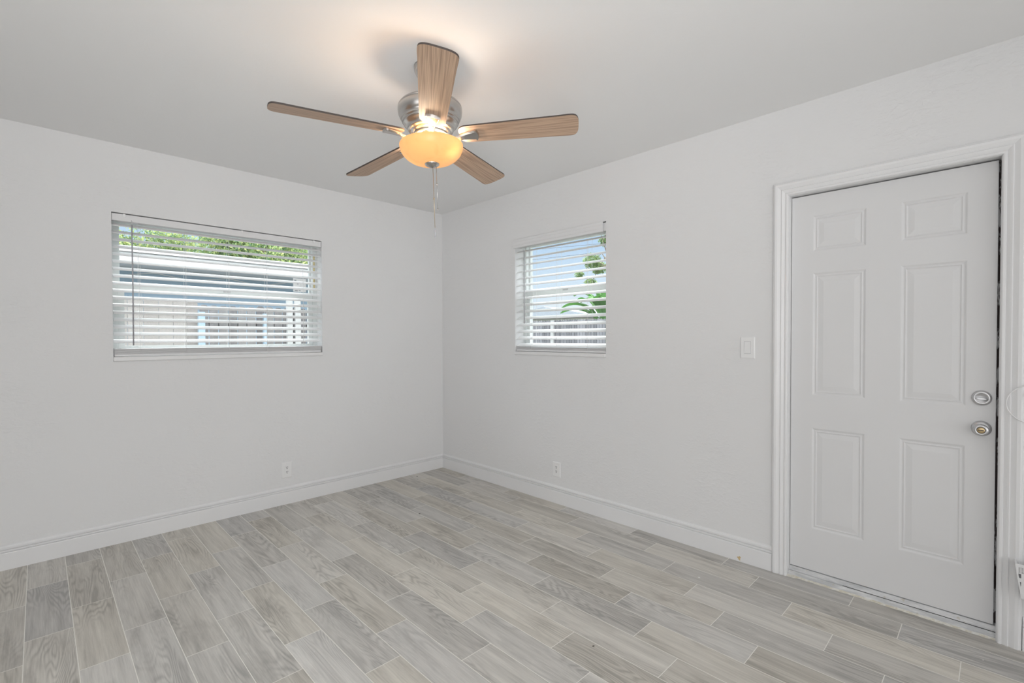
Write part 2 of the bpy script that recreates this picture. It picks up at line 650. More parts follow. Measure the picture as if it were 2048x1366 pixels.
# floor: staggered wood-look planks
def build_floor():
    PW, PL, GAP = 0.1607, 0.619, 0.0029
    me = bpy.data.meshes.new('floor')
    v, f, mi, uvs, att = [], [], [], [], []

    def q(x0, x1, y0, y1, z, mat, uv, r):
        n = len(v)
        v.extend([(x0, y0, z), (x1, y0, z), (x1, y1, z), (x0, y1, z)])
        f.append((n, n + 1, n + 2, n + 3))
        mi.append(mat)
        uvs.extend(uv)
        att.append(r)
    q(XW, 0.03, YW, 0, -0.0003, 1, [(0, 0)] * 4, (0, 0, 0))
    for r in range(-2, 44):
        x1 = -0.1247 - PW * r
        x0 = x1 - PW
        base = -(2.473 + 0.2063 * r)
        k0 = math.floor((YW - base) / PL) - 1
        for k in range(k0, k0 + 18):
            a, b = base + k * PL, base + (k + 1) * PL
            rr = (rnd.random(), rnd.random(), rnd.random())
            xa, xb = max(x0 + GAP / 2, XW), min(x1 - GAP / 2, 0.013)
            ya, yb = max(a + GAP / 2, YW), min(b - GAP / 2, 0.0)
            if xb <= xa or yb <= ya:
                continue
            fl = rr[2] > 0.5
            U = [(ya - a, xa - x0), (ya - a, xb - x0), (yb - a, xb - x0), (yb - a, xa - x0)]
            if fl:
                U = [(-u, -w) for u, w in U]
            q(xa, xb, ya, yb, 0.0, 0, U, rr)
    n = len(v)
    v.extend([(XW, YW, -0.1), (0.013, YW, -0.1), (0.013, 0, -0.1), (XW, 0, -0.1)])
    f.append((n + 3, n + 2, n + 1, n))
    mi.append(1)
    uvs.extend([(0, 0)] * 4)
    att.append((0, 0, 0))
    me.from_pydata(v, [], f)
    me.materials.append(M['plank'])
    me.materials.append(M['grout'])
    me.polygons.foreach_set('material_index', mi)
    uvl = me.uv_layers.new(name='UVMap')
    for i, u in enumerate(uvs):
        uvl.data[i].uv = u
    a = me.attributes.new('rnd', 'FLOAT_VECTOR', 'FACE')
    for i, r in enumerate(att):
        a.data[i].vector = r
    o = bpy.data.objects.new('floor', me)
    C.objects.link(o)
    tag(o, 'grey wood-look plank tile floor with pale grout lines', 'floor', 'structure')


build_floor()

# baseboards
BP = [(0, 0), (0.015, 0), (0.015, 0.094), (0.0135, 0.0985), (0.0065, 0.1005), (0.0115, 0.104), (0.0115, 0.1115), (0.0045, 0.1145),
      (0.0105, 0.119), (0.0105, 0.129), (0.006, 0.138), (0.0, 0.141)]
rows = [[(XW, -t, z) for t, z in BP], [(-0.0, -t, z) for t, z in BP]]
tag(MB().sweep(rows).build('baseboard_left', M['trim']), 'white moulded baseboard along the wide window wall', 'baseboard', 'structure')
rows = [[(-t, -0.012, z) for t, z in BP], [(-t, -3.119, z) for t, z in BP]]
bb = tag(MB().sweep(rows).build('baseboard_right', M['trim']), 'white moulded baseboard between the corner and the door, with a yellow stain', 'baseboard', 'structure')
rows = [[(-t, -4.095, z) for t, z in BP], [(-t, YW, z) for t, z in BP]]
tag(MB().sweep(rows).build('baseboard_door', M['trim']), 'white baseboard beyond the door, at the right edge', 'baseboard', 'structure')
# stain blotch near the door end of the baseboard
m = MB()
out = []
for k in range(14):
    a = 2 * PI * k / 14
    rr = 0.011 * (1 + 0.28 * math.sin(3 * a + 1) + 0.15 * math.sin(5 * a))
    out.append((-2.944 + rr * 0.8 * math.cos(a), 0.020 + rr * 1.05 * math.sin(a)))
n = len(m.v)
m.v += [(-0.0154, y, z) for y, z in out] + [(-0.0149, y, z) for y, z in out]
m.face(range(14))
for k in range(14):
    m.face((k, (k + 1) % 14, 14 + (k + 1) % 14, 14 + k))
st = m.build('stain', M['stain'], bb)
st['label'] = 'yellow brown stain'

# ------------------------------------------------------------------ door, jamb, casing, threshold
CP = [(0.0, 0.0), (0.0, 0.0105), (0.004, 0.0135), (0.011, 0.0135), (0.0145, 0.0095), (0.018, 0.0115), (0.0245, 0.0145), (0.031, 0.0165),
      (0.035, 0.0125), (0.040, 0.0145), (0.052, 0.0195), (0.063, 0.0205), (0.067, 0.0165), (0.0705, 0.0155), (0.0735, 0.012), (0.0735, 0.0)]
YI0, YI1, ZI = -3.193, -4.019, 2.107
rows = [[(-t, YI0 + d, 0.0) for d, t in CP], [(-t, YI0 + d, ZI + d) for d, t in CP],
        [(-t, YI1 - d, ZI + d) for d, t in CP], [(-t, YI1 - d, 0.0) for d, t in CP]]
tag(MB().sweep(rows).build('trim_1', M['trim']), 'white fluted door casing around the door', 'door casing', 'structure')
m = MB()
m.box((0.0, -3.195, 0.0), (TW, D1[1], D1[3]))
m.box((0.0, D1[0], 0.0), (TW, -4.0150, D1[3]))
m.box((0.0, -4.0150, 2.105), (TW, -3.195, D1[3]))
# stop behind the leaf
m.box((0.092, -3.215, 0.05), (0.12, -3.195, 2.105))
m.box((0.092, -4.0150, 0.05), (0.12, -3.997, 2.105))
m.box((0.092, -3.997, 2.085), (0.12, -3.215, 2.105))
jb = tag(m.build('trim_2', M['trim']), 'white door jamb lining inside the casing', 'door jamb', 'structure')
m = MB()
m.box((0.068, -4.0149, 0.05), (0.0915, -4.0075, 2.1045))
m.box((0.068, -3.1975, 0.05), (0.0915, -3.1952, 2.1045))
m.box((0.068, -4.0074, 2.0995), (0.0915, -3.1976, 2.1048))
m.build('weatherstrip', M['weather'], jb)['label'] = 'dark brown weatherstrip with white paint flecks'

TH = [(0.014, 0.0), (0.0155, 0.012), (0.024, 0.0235), (0.0275, 0.0245), (0.0275, 0.0215), (0.0305, 0.0215), (0.0305, 0.027), (0.048, 0.0445), (0.13, 0.0455), (0.2, 0.03), (0.2, -0.012), (0.014, -0.012)]
rows = [[(x, -3.1955, z) for x, z in TH], [(x, -4.0148, z) for x, z in TH]]
th = tag(MB().sweep(rows).build('trim_3', M['threshold']), 'scuffed white metal threshold under the door', 'threshold', 'structure')
MB().box((0.0276, -4.0146, 0.0216), (0.0304, -3.45, 0.0263)).build('shade_strip', M['dark'], th)['label'] = 'dark strip painted as slot shade'  # near-black strip stands in for the shade inside the threshold slot
# crumbly cream bead of caulk along the threshold
m = MB()
NB = 60
rowsb = []
for i in range(NB + 1):
    y = -3.172 - (4.03 - 3.172) * i / NB
    w = 0.011 + 0.003 * math.sin(i * 1.7) * rnd.random() + 0.003 * rnd.random()
    if i < 5:
        w += 0.010
    h = 0.0025 + 0.0025 * rnd.random()
    rowsb.append([(0.0155, y, -0.001), (0.0155, y, h + 0.002), (0.010, y, h), (0.0145 - w, y, 0.0006), (0.0145 - w, y, -0.001)])
m.sweep(rowsb)
bd = tag(m.build('trim_4', M['bead']), 'crumbly cream grout bead between threshold and floor', 'grout bead', 'structure')

door = tag(empty('door_1', (0.045, -3.6, 0.05)), 'white six panel door in the right wall, closed', 'door', 'structure')
DX, DY, DZ = 0.045, -3.6, 0.05
y0d, y1d, z0d, z1d = -4.0065, -3.1975, 0.0505, 2.0985
ycut = [y0d, -3.911, -3.6745, -3.5365, -3.300, y1d]
zcut = [z0d, 0.2805, 0.8335, 1.012, 1.676, 1.792, 1.985, z1d]
PP = [(0.0, 0.0), (0.003, 0.0006), (0.009, 0.0042), (0.013, 0.0048), (0.019, 0.0026), (0.0225, 0.0050), (0.0265, 0.0054), (0.050, 0.0020), (0.0525, 0.0020)]
m = MB()
for i in range(5):
    for j in range(7):
        a, b, c, d = ycut[i], ycut[i + 1], zcut[j], zcut[j + 1]
        if i in (1, 3) and j in (1, 3, 5):
            prev = None
            for off, dep in PP:
                ring = [(dep, a + off, c + off), (dep, b - off, c + off), (dep, b - off, d - off), (dep, a + off, d - off)]
                n = len(m.v)
                m.v += ring
                if prev is not None:
                    for k in range(4):
                        m.face((prev + k, prev + (k + 1) % 4, n + (k + 1) % 4, n + k))
                prev = n
            m.face((prev, prev + 1, prev + 2, prev + 3))
        else:
            m.quad((0, a, c), (0, b, c), (0, b, d), (0, a, d))
bk = 0.044
m.quad((bk, y0d, z0d), (bk, y0d, z1d), (bk, y1d, z1d), (bk, y1d, z0d))
m.quad((0, y0d, z0d), (0, y0d, z1d), (bk, y0d, z1d), (bk, y0d, z0d))
m.quad((0, y1d, z0d), (bk, y1d, z0d), (bk, y1d, z1d), (0, y1d, z1d))
m.quad((0, y0d, z0d), (bk, y0d, z0d), (bk, y1d, z0d), (0, y1d, z0d))
m.quad((0, y0d, z1d), (0, y1d, z1d), (bk, y1d, z1d), (bk, y0d, z1d))
m.v = [(x, y - DY, z - DZ) for x, y, z in m.v]
o = m.build('door_slab', M['door'], door, normals=False)
bmx = bmesh.new()
bmx.from_mesh(o.data)
bmesh.ops.remove_doubles(bmx, verts=bmx.verts, dist=1e-5)
bmesh.ops.recalc_face_normals(bmx, faces=bmx.faces)
bmx.to_mesh(o.data)
bmx.free()

# hardware: built around -X (towards the room)
RX = Matrix.Rotation(-PI / 2, 4, 'Y')      # local +Z -> -X


def at_door(y, z):
    return Matrix.Translation((0, y - DY, z - DZ)) @ RX


m = MB()
m.lathe([(0.0335, -0.001), (0.0335, 0.005), (0.031, 0.010), (0.0265, 0.0125), (0.022, 0.013), (0.0215, 0.0125), (0.001, 0.0125)], 40, 0, at_door(-3.962, 1.054))
db = m.build('deadbolt', M['chrome'], door)
db['label'] = 'round satin chrome deadbolt'
m = MB()
ring1, ring2, ring3 = [], [], []
for k in range(20):
    a = 2 * PI * k / 20
    yy, zz = 0.0195 * math.cos(a), 0.0058 * math.sin(a) * (1 - 0.25 * math.cos(2 * a))
    ring1.append((-0.0127, -3.962 - DY + yy, 1.052 - DZ + zz))
    ring2.append((-0.024, -3.962 - DY + yy * 0.96, 1.052 - DZ + zz * 0.8))
    ring3.append((-0.027, -3.962 - DY + yy * 0.8, 1.052 - DZ + zz * 0.4))
m.sweep([ring1, ring2, ring3])
m.build('thumb_turn', M['chrome'], db)
m = MB()
m.lathe([(0.034, -0.001), (0.034, 0.004), (0.031, 0.009), (0.024, 0.013), (0.015, 0.015), (0.012, 0.020), (0.012, 0.030), (0.018, 0.034),
         (0.0245, 0.042), (0.0265, 0.052), (0.0255, 0.060), (0.021, 0.065), (0.0150, 0.0665), (0.0145, 0.0655), (0.001, 0.0655)], 44, 0, at_door(-3.962, 0.9175))
kb = m.build('door_knob', M['chrome'], door)
kb['label'] = 'round satin chrome door knob'
m = MB()
m.lathe([(0.0128, 0.0653), (0.0128, 0.0668), (0.0118, 0.0675), (0.001, 0.0675)], 28, 0, at_door(-3.962, 0.9175))
m.v = list(m.v)
m.lathe([(0.0142, 0.0656), (0.0142, 0.0661), (0.0129, 0.0661)], 28, 1, at_door(-3.962, 0.9175), cap=False)
m.box((-0.0690, -3.962 - DY - 0.009, 0.9175 - DZ - 0.0018), (-0.0672, -3.962 - DY + 0.009, 0.9175 - DZ + 0.0018), 1)
m.build('lock_button', [M['brass'], M['slot']], kb)['label'] = 'brass coloured lock button'

# ------------------------------------------------------------------ windows


def frame_map(axis):
    """local (along-wall a, depth d outward, z) -> world"""
    if axis == 'A':
        return lambda a, d, z: (a, d, z)
    return lambda a, d, z: (d, a, z)


def lbox(mb, F, p0, p1, mi=0):
    mb.box(F(*p0), F(*p1), mi)


def make_window(num, axis, op, rail_z, label):
    F = frame_map(axis)
    a0, a1, z0, z1 = op
    zs = z0 + 0.029           # top of sill
    root = tag(empty('window_%d' % num, F((a0 + a1) / 2, 0.1, z0)), label, 'window', 'structure')
    inv = Matrix.Translation(-Vector(root.location))

    def put(mb, name, mat, parent=root):
        off = Vector(root.location)
        mb.v = [tuple(Vector(p) - off) for p in mb.v]
        return mb.build(name, mat, parent)
    fw_ = 0.036
    m = MB()
    for q in (((a0, 0.105, zs), (a0 + fw_, 0.185, z1)), ((a1 - fw_, 0.105, zs), (a1, 0.185, z1)),
              ((a0 + fw_, 0.105, z1 - fw_), (a1 - fw_, 0.185, z1)), ((a0 + fw_, 0.105, zs), (a1 - fw_, 0.185, zs + fw_))):
        lbox(m, F, *q)
    fr = put(m, 'window_frame', M['frame'])
    # lower sash
    sw = 0.034
    b0, b1 = a0 + fw_ + 0.001, a1 - fw_ - 0.001
    m = MB()
    lbox(m, F, (b0, 0.112, zs + fw_ + 0.001), (b0 + sw, 0.138, rail_z + 0.022))
    lbox(m, F, (b1 - sw, 0.112, zs + fw_ + 0.001), (b1, 0.138, rail_z + 0.022))
    lbox(m, F, (b0 + sw, 0.112, rail_z - 0.022), (b1 - sw, 0.138, rail_z + 0.022))
    lbox(m, F, (b0 + sw, 0.112, zs + fw_ + 0.001), (b1 - sw, 0.138, zs + fw_ + 0.035))
    sash = put(m, 'lower_sash', M['frame'])
    ac = (b0 + b1) / 2
    m = MB()
    lbox(m, F, (ac - 0.022, 0.104, rail_z + 0.004), (ac + 0.022, 0.1118, rail_z + 0.020))
    lbox(m, F, (ac - 0.012, 0.098, rail_z + 0.020), (ac + 0.020, 0.110, rail_z + 0.026))
    put(m, 'sash_lock', M['chrome'], sash)
    m = MB()
    lbox(m, F, (b0 + sw - 0.002, 0.124, zs + fw_ + 0.034), (b1 - sw + 0.002, 0.127, rail_z - 0.021))
    put(m, 'glass_pane', M['glass'], sash)
    # upper sash
    m = MB()
    lbox(m, F, (b0, 0.142, rail_z - 0.020), (b0 + 0.014, 0.165, z1 - fw_ - 0.001))
    lbox(m, F, (b1 - 0.014, 0.142, rail_z - 0.020), (b1, 0.165, z1 - fw_ - 0.001))
    lbox(m, F, (b0 + 0.014, 0.142, rail_z - 0.020), (b1 - 0.014, 0.165, rail_z + 0.020))
    lbox(m, F, (b0 + 0.014, 0.142, z1 - fw_ - 0.022), (b1 - 0.014, 0.165, z1 - fw_ - 0.001))
    us = put(m, 'upper_sash', M['frame'])
    m = MB()
    lbox(m, F, (b0 + 0.012, 0.152, rail_z + 0.019), (b1 - 0.012, 0.155, z1 - fw_ - 0.021))
    put(m, 'glass_pane', M['glass'], us)
    # sill board
    m = MB()
    lbox(m, F, (a0 + 0.0005, -0.012, z0 + 0.0005), (a1 - 0.0005, 0.105, zs - 0.0005))
    so = put(m, 'window_sill', M['sill'])
    b = so.modifiers.new('edge_round', 'BEVEL')
    b.width = 0.004
    b.segments = 2
    return root, put, us, F


wA, putA, usA, FA = make_window(1, 'A', W1, 1.672, 'wide single hung window in the left wall')
wB, putB, usB, FB = make_window(2, 'B', W2, 1.712, 'small single hung window in the right wall')
# foam showing beside the frame of the wide window
m = MB()
for (za, zb) in ((1.90, 2.04), (1.74, 1.84)):
    m.box((W1[1] - 0.030, 0.099, za), (W1[1] - 0.018, 0.1048, zb))
putA(m, 'foam_strip', M['foam'])['label'] = 'yellow brown foam strip'
# paper label on the upper glass of the wide window
m = MB()
m.box((-1.425, 0.1505, 1.722), (-1.318, 0.1517, 1.835))
for (xa, za, w, h) in ((-1.418, 1.815, 0.018, 0.006), (-1.405, 1.792, 0.006, 0.010), (-1.39, 1.785, 0.006, 0.008), (-1.36, 1.80, 0.012, 0.004),
                       (-1.412, 1.755, 0.010, 0.006), (-1.402, 1.748, 0.014, 0.005), (-1.375, 1.762, 0.012, 0.003), (-1.414, 1.728, 0.026, 0.006), (-1.38, 1.730, 0.016, 0.005)):
    m.box((xa, 0.1495, za), (xa + w, 0.1506, za + h), 1)
putA(m, 'window_label', [M['sticker'], M['ink']], usA)['label'] = 'white printed paper label'

# ------------------------------------------------------------------ blinds


def slat_rows(w, tilt, crown=0.0025, th=0.0028):
    """cross-section points (d, z) of one slat; d grows outward, room edge low"""
    top, bot = [], []
    N = 6
    for i in range(N + 1):
        u = -w / 2 + w * i / N
        zc = crown * (1 - (2 * u / w) ** 2)
        top.append((u, zc + th / 2))
        bot.append((u, zc - th / 2))
    pts = top + bot[::-1]
    ct, st_ = math.cos(tilt), math.sin(tilt)
    return [(u * ct - z * st_, u * st_ + z * ct) for u, z in pts]


def make_blind(axis, a0, a1, dc, zlow, pitch, n, w, tilt, name_label, rail, bottom, ladders, wand, clips, valance, stacked):
    F = frame_map(axis)
    root = tag(empty('window_blind', F((a0 + a1) / 2, dc, bottom[0])), name_label, 'window blind')
    off = Vector(root.location)

    def put(mb, name, mat, parent=root, bevel=0.0):
        mb.v = [tuple(Vector(p) - off) for p in mb.v]
        return mb.build(name, mat, parent, bevel=bevel)
    sec = slat_rows(w, tilt)
    zoff = w / 2 * math.sin(tilt)
    m = MB()
    for i in range(n):
        zc = zlow - i * pitch + zoff
        m.sweep([[F(a0, dc + d, zc + z) for d, z in sec], [F(a1, dc + d, zc + z) for d, z in sec]])
    put(m, 'slats', M['vinyl'])
    # head rail (and valance)
    m = MB()
    lbox(m, F, (a0 - 0.003, rail[0], rail[2]), (a1 + 0.003, rail[1], rail[3]))
    hr = put(m, 'headrail', M['headrail'], bevel=0.002)
    for c in clips:
        m = MB()
        lbox(m, F, (c - 0.006, rail[0] - 0.0045, rail[3] - 0.018), (c + 0.006, rail[0] - 0.0005, rail[3] + 0.002))
        put(m, 'valance_clip', M['plastic'], hr)
    if valance:
        VP = [(0.0, valance[2]), (-0.010, valance[2]), (-0.012, valance[2] + 0.004), (-0.012, valance[2] + 0.020), (-0.0095, valance[2] + 0.024),
              (-0.0095, valance[3] - 0.026), (-0.012, valance[3] - 0.022), (-0.012, valance[3] - 0.004), (-0.010, valance[3]), (0.0, valance[3])]
        m = MB()
        m.sweep([[F(valance[0], -0.004 + d, z) for d, z in VP], [F(valance[1], -0.004 + d, z) for d, z in VP]])
        put(m, 'valance', M['headrail'])
    # bottom rail with the spare slats stacked on it
    m = MB()
    lbox(m, F, (a0, dc - w / 2, bottom[0]), (a1, dc + w / 2, bottom[1]))
    br = put(m, 'bottom_rail', M['headrail'], bevel=0.004)
    flat = slat_rows(w, 0.0)
    m = MB()
    for i in range(stacked):
        zc = bottom[1] + 0.0016 + i * 0.0046
        m.sweep([[F(a0, dc + d, zc + z) for d, z in flat], [F(a1, dc + d, zc + z) for d, z in flat]])
    put(m, 'stacked_slats', M['headrail'])
    for c in ladders:
        m = MB()
        for d in (-w / 2 * math.cos(tilt) - 0.0035, w / 2 * math.cos(tilt) + 0.0035):
            m.tube([F(c, dc + d, rail[2] + 0.003), F(c, dc + d, bottom[1] - 0.001)], 0.0009, 6)
        put(m, 'ladder_cord', M['cord'])
        m = MB()
        m.tube([F(c + 0.012, dc, rail[2] + 0.003), F(c + 0.012, dc, bottom[1] - 0.001)], 0.0007, 6)
        put(m, 'lift_cord', M['cord'])
    m = MB()
    wa, wz0, wz1 = wand
    wd = rail[0] - 0.010
    m.tube([F(wa, wd, wz1 - 0.020), F(wa + 0.0012, wd, (wz0 + wz1) / 2), F(wa, wd, wz0)], 0.0042, 6)
    wo = put(m, 'tilt_wand', M['wand'])
    m = MB()
    m.tube([F(wa, rail[0] - 0.0002, wz1 + 0.006), F(wa, rail[0] - 0.006, wz1 + 0.004), F(wa, wd, wz1 - 0.006), F(wa, wd, wz1 - 0.021)], 0.0018, 6)
    put(m, 'wand_hook', M['cord'], wo)
    return root


make_blind('A', -2.606, -1.252, 0.034, 2.062, 0.0475, 17, 0.050, R(28),
           'wide white slatted blind in the left wall window, tilted open', (0.006, 0.056, 2.097, 2.142), (1.2135, 1.229), (-2.472, -2.213, -1.943, -1.678, -1.400),
           (-2.508, 1.285, 2.10), (-2.545, -1.85, -1.31), None, 8)
make_blind('B', -1.990, -1.062, 0.038, 2.0605, 0.0574, 15, 0.0615, R(25),
           'small white slatted blind with valance in the right wall window', (0.006, 0.062, 2.108, 2.170), (1.2135, 1.229), (-1.247, -1.520, -1.822),
           (-1.172, 1.45, 2.09), (), (-1.974, -1.046, 2.102, 2.1765), 5)

# ------------------------------------------------------------------ outlets and switch


def plate(mb, F, a, z, w, h, t=0.006, mi=0):
    ins = 0.005
    ring0 = [F(a - w / 2, 0, z - h / 2), F(a + w / 2, 0, z - h / 2), F(a + w / 2, 0, z + h / 2), F(a - w / 2, 0, z + h / 2)]
    ring1 = [F(a - w / 2, -0.003, z - h / 2), F(a + w / 2, -0.003, z - h / 2), F(a + w / 2, -0.003, z + h / 2), F(a - w / 2, -0.003, z + h / 2)]
    w2, h2 = w - 2 * ins, h - 2 * ins
    ring2 = [F(a - w2 / 2, -t, z - h2 / 2), F(a + w2 / 2, -t, z - h2 / 2), F(a + w2 / 2, -t, z + h2 / 2), F(a - w2 / 2, -t, z + h2 / 2)]
    mb.sweep([ring0, ring1, ring2], mi)


def outlet(axis, a, z, w, h, label):
    F = frame_map(axis)
    root = tag(empty('electrical_outlet', F(a, 0, z)), label, 'outlet')
    off = Vector(root.location)

    def put(mb, name, mat, par=root):
        mb.v = [tuple(Vector(p) - off) for p in mb.v]
        return mb.build(name, mat, par)
    m = MB()
    plate(m, F, a, z, w, h)
    put(m, 'cover_plate', M['plastic'])
    m = MB()
    lbox(m, F, (a - 0.0165, -0.0082, z - 0.0345), (a + 0.0165, -0.0058, z + 0.0345))
    rc = put(m, 'receptacle', M['plastic'])
    m = MB()
    for s in (-1, 1):
        zz = z + s * 0.0175
        lbox(m, F, (a - 0.0075, -0.0086, zz + 0.001), (a - 0.0045, -0.008, zz + 0.010))
        lbox(m, F, (a + 0.0045, -0.0086, zz + 0.001), (a + 0.0075, -0.008, zz + 0.010))
        lbox(m, F, (a - 0.003, -0.0086, zz - 0.0085), (a + 0.003, -0.008, zz - 0.0025))
    put(m, 'slots', M['slot'], rc)
    for s in (-1, 1):
        m = MB()
        zz = z + s * 0.0485
        lbox(m, F, (a - 0.0025, -0.0068, zz - 0.0025), (a + 0.0025, -0.0058, zz + 0.0025))
        put(m, 'cover_screw', M['headrail'])


outlet('A', -1.546, 0.272, 0.081, 0.127, 'white wall outlet low on the left wall below the wide window')
outlet('B', -1.527, 0.270, 0.077, 0.119, 'white wall outlet low on the right wall below the small window')

F = frame_map('B')
sw = tag(empty('light_switch', (0, -2.982, 1.2675)), 'white rocker light switch on the wall left of the door', 'light switch')
m = MB()
plate(m, F, -2.982, 1.2675, 0.081, 0.127)
m.v = [tuple(Vector(p) - Vector(sw.location)) for p in m.v]
m.build('cover_plate', M['plastic'], sw)
m = MB()
lbox(m, F, (-3.0005, -0.0063, 1.2315), (-2.9635, -0.0058, 1.3035), 0)
m.v = [tuple(Vector(p) - Vector(sw.location)) for p in m.v]
m.build('rocker_gap', M['wand'], sw)
m = MB()
ra = [F(-2.9995, -0.006, 1.2330), F(-2.9645, -0.006, 1.2330), F(-2.9645, -0.006, 1.3020), F(-2.9995, -0.006, 1.3020)]
rb = [F(-2.9990, -0.0105, 1.2335), F(-2.9650, -0.0105, 1.2335), F(-2.9650, -0.0068, 1.3015), F(-2.9990, -0.0068, 1.3015)]
m.sweep([ra, rb])
m.v = [tuple(Vector(p) - Vector(sw.location)) for p in m.v]
m.build('rocker', M['plastic'], sw)

# ------------------------------------------------------------------ ceiling fan
fan = tag(empty('ceiling_fan', (-1.640, -2.1478, 2.2656)), 'brushed nickel ceiling fan with five brown wooden blades and an amber bowl light', 'ceiling fan')
fan.rotation_mode = 'ZYX'
fan.rotation_euler = (R(-2.014), R(-0.704), 0)
MB().lathe([(0.068, 0.3235), (0.068, 0.316), (0.066, 0.303), (0.058, 0.286), (0.044, 0.270), (0.030, 0.262), (0.016, 0.259)], 48).build('canopy', M['nickel'], fan)
MB().lathe([(0.0127, 0.262), (0.0127, 0.166)], 24).build('downrod', M['nickel'], fan)
MB().lathe([(0.022, 0.195), (0.024, 0.192), (0.024, 0.176), (0.040, 0.170), (0.085, 0.164), (0.120, 0.154), (0.140, 0.143), (0.1465, 0.1345),
            (0.1465, 0.1325), (0.1445, 0.1315), (0.1475, 0.130), (0.1480, 0.115), (0.1455, 0.098), (0.1385, 0.082), (0.130, 0.0735), (0.1315, 0.071),
            (0.131, 0.066), (0.1245, 0.0635), (0.1255, 0.061), (0.1245, 0.055), (0.117, 0.0505), (0.111, 0.044), (0.103, 0.034), (0.1045, 0.031), (0.1035, 0.0265),
            (0.096, 0.0245), (0.090, 0.021), (0.088, 0.013), (0.05, 0.012)], 72).build('motor_housing', M['nickel'], fan)
MB().lathe([(0.05, 0.0125), (0.079, 0.0125), (0.081, 0.009), (0.080, 0.002), (0.074, -0.001), (0.045, -0.0015)], 64).build('flywheel', M['nickel'], fan)
MB().lathe([(0.045, -0.001), (0.049, -0.003), (0.049, -0.034), (0.052, -0.037), (0.052, -0.042), (0.02, -0.044)], 56).build('switch_housing', M['nickel'], fan)
bo = [(0.1455, -0.0270), (0.1468, -0.0300), (0.1460, -0.0400), (0.1425, -0.0560), (0.1350, -0.0730), (0.1220, -0.0900), (0.1020, -0.1060), (0.0760, -0.1180), (0.0460, -0.1260), (0.0150, -0.1295)]
bi = [(0.0150, -0.1255), (0.0450, -0.1220), (0.0745, -0.1142), (0.0995, -0.1027), (0.1185, -0.0875), (0.1310, -0.0712), (0.1385, -0.0550), (0.1420, -0.0395), (0.1425, -0.0300), (0.1425, -0.0272)]
prof = [(r, -0.0395 + (z + 0.027) * 0.875) for r, z in bo + bi + [bo[0]]]
bowl = MB().lathe(prof, 72, cap=False).build('glass_bowl', M['bowl'], fan)
bowl['label'] = 'lit amber alabaster glass bowl'
MB().lathe([(0.014, -0.118), (0.033, -0.1240), (0.0345, -0.1270), (0.033, -0.1310), (0.027, -0.1355), (0.0215, -0.1375), (0.0155, -0.1415), (0.008, -0.1440), (0.001, -0.1450)], 40).build('finial', M['nickel'], fan)
MB().lathe([(0.006, -0.034), (0.006, -0.12)], 16).build('bowl_stem', M['nickel'], fan)


def blade_outline():
    pts = []
    r0, r1, w0, w1, cr = 0.135, 0.681, 0.055, 0.071, 0.036

    def hw(r):
        s = (r - r0) / (r1 - r0)
        return w0 + (w1 - w0) * (s ** 0.8)
    def half(r):
        root = max(0.0, 1 - (r - r0) / 0.035)
        return hw(r) - 0.030 * (1 - math.sqrt(max(0.0, 1 - root * root)))
    rs = [r0 + 0.035 * (1 - math.cos(PI / 2 * k / 7)) for k in range(8)]
    rs += [r0 + 0.035 + (r1 - 0.048 - r0 - 0.035) * k / 12 for k in range(1, 12)]
    side = [(r, half(r)) for r in rs]
    tip = []
    for k in range(25):
        a = -PI / 2 + PI * k / 24
        ca, sa = math.cos(a), math.sin(a)
        tip.append((r1 - 0.048 + 0.048 * abs(ca) ** 0.55, w1 * math.copysign(abs(sa) ** 0.62, sa)))
    pts = [(r, -w) for r, w in side] + tip + [(r, w) for r, w in side[::-1]]
    return pts


def iron_mesh():
    """curved arm and raised spade plate under the blade, in blade coordinates (untilted frame blended in)"""
    m = MB()
    path = [(0.060, 0.006, 0.016), (0.076, 0.002, 0.015), (0.090, -0.010, 0.0135), (0.104, -0.0195, 0.0125), (0.120, -0.0215, 0.0125), (0.140, -0.0180, 0.014),
            (0.158, -0.0135, 0.018), (0.178, -0.0115, 0.0235), (0.200, -0.0105, 0.029), (0.212, -0.0100, 0.031), (0.219, -0.0095, 0.028)]
    rws = []
    for r, z, w in path:
        t = 0.0055
        rws.append([(r, -w, z + 0.001), (r, -w * 0.8, z - t), (r, w * 0.8, z - t), (r, w, z + 0.001), (r, w, z + t * 0.8), (r, -w, z + t * 0.8)])
    m.sweep(rws, smooth=False)
    # bright raised rim at the end and the dark pad between plate and blade
    rws = []
    for k in range(9):
        a = -1 + 2 * k / 8
        x = 0.2205 - 0.008 * a * a
        y = 0.033 * a
        rws.append([(x - 0.004, y, -0.0040), (x - 0.004, y, -0.0145), (x + 0.003, y, -0.0145), (x + 0.005, y, -0.0040)])
    m.sweep(rws)
    return m


blade_src = None
BL = blade_outline()
for k in range(5):
    ang = R(165.04 - 72 * k)
    mb = MB()
    mb.prism(BL, -0.0035, 0.0035, 0, 1)
    # tilt about the blade axis: the +Y (counter-clockwise) side hangs lower
    if blade_src is None:
        b_o = mb.build('blade', [M['blade'], M['blade_edge']], fan)
        i_o = iron_mesh().build('blade_iron', M['nickel'], b_o)
        blade_src = (b_o, i_o)
    else:
        b_o = blade_src[0].copy()
        C.objects.link(b_o)
        b_o.parent = fan
        i_o = blade_src[1].copy()
        C.objects.link(i_o)
        i_o.parent = b_o
    b_o.rotation_mode = 'QUATERNION'
    b_o.rotation_quaternion = (Matrix.Rotation(ang, 4, 'Z') @ Matrix.Rotation(R(-12.0), 4, 'X')).to_quaternion()

# pull chains
RV = Vector((rt.x, rt.y, 0))


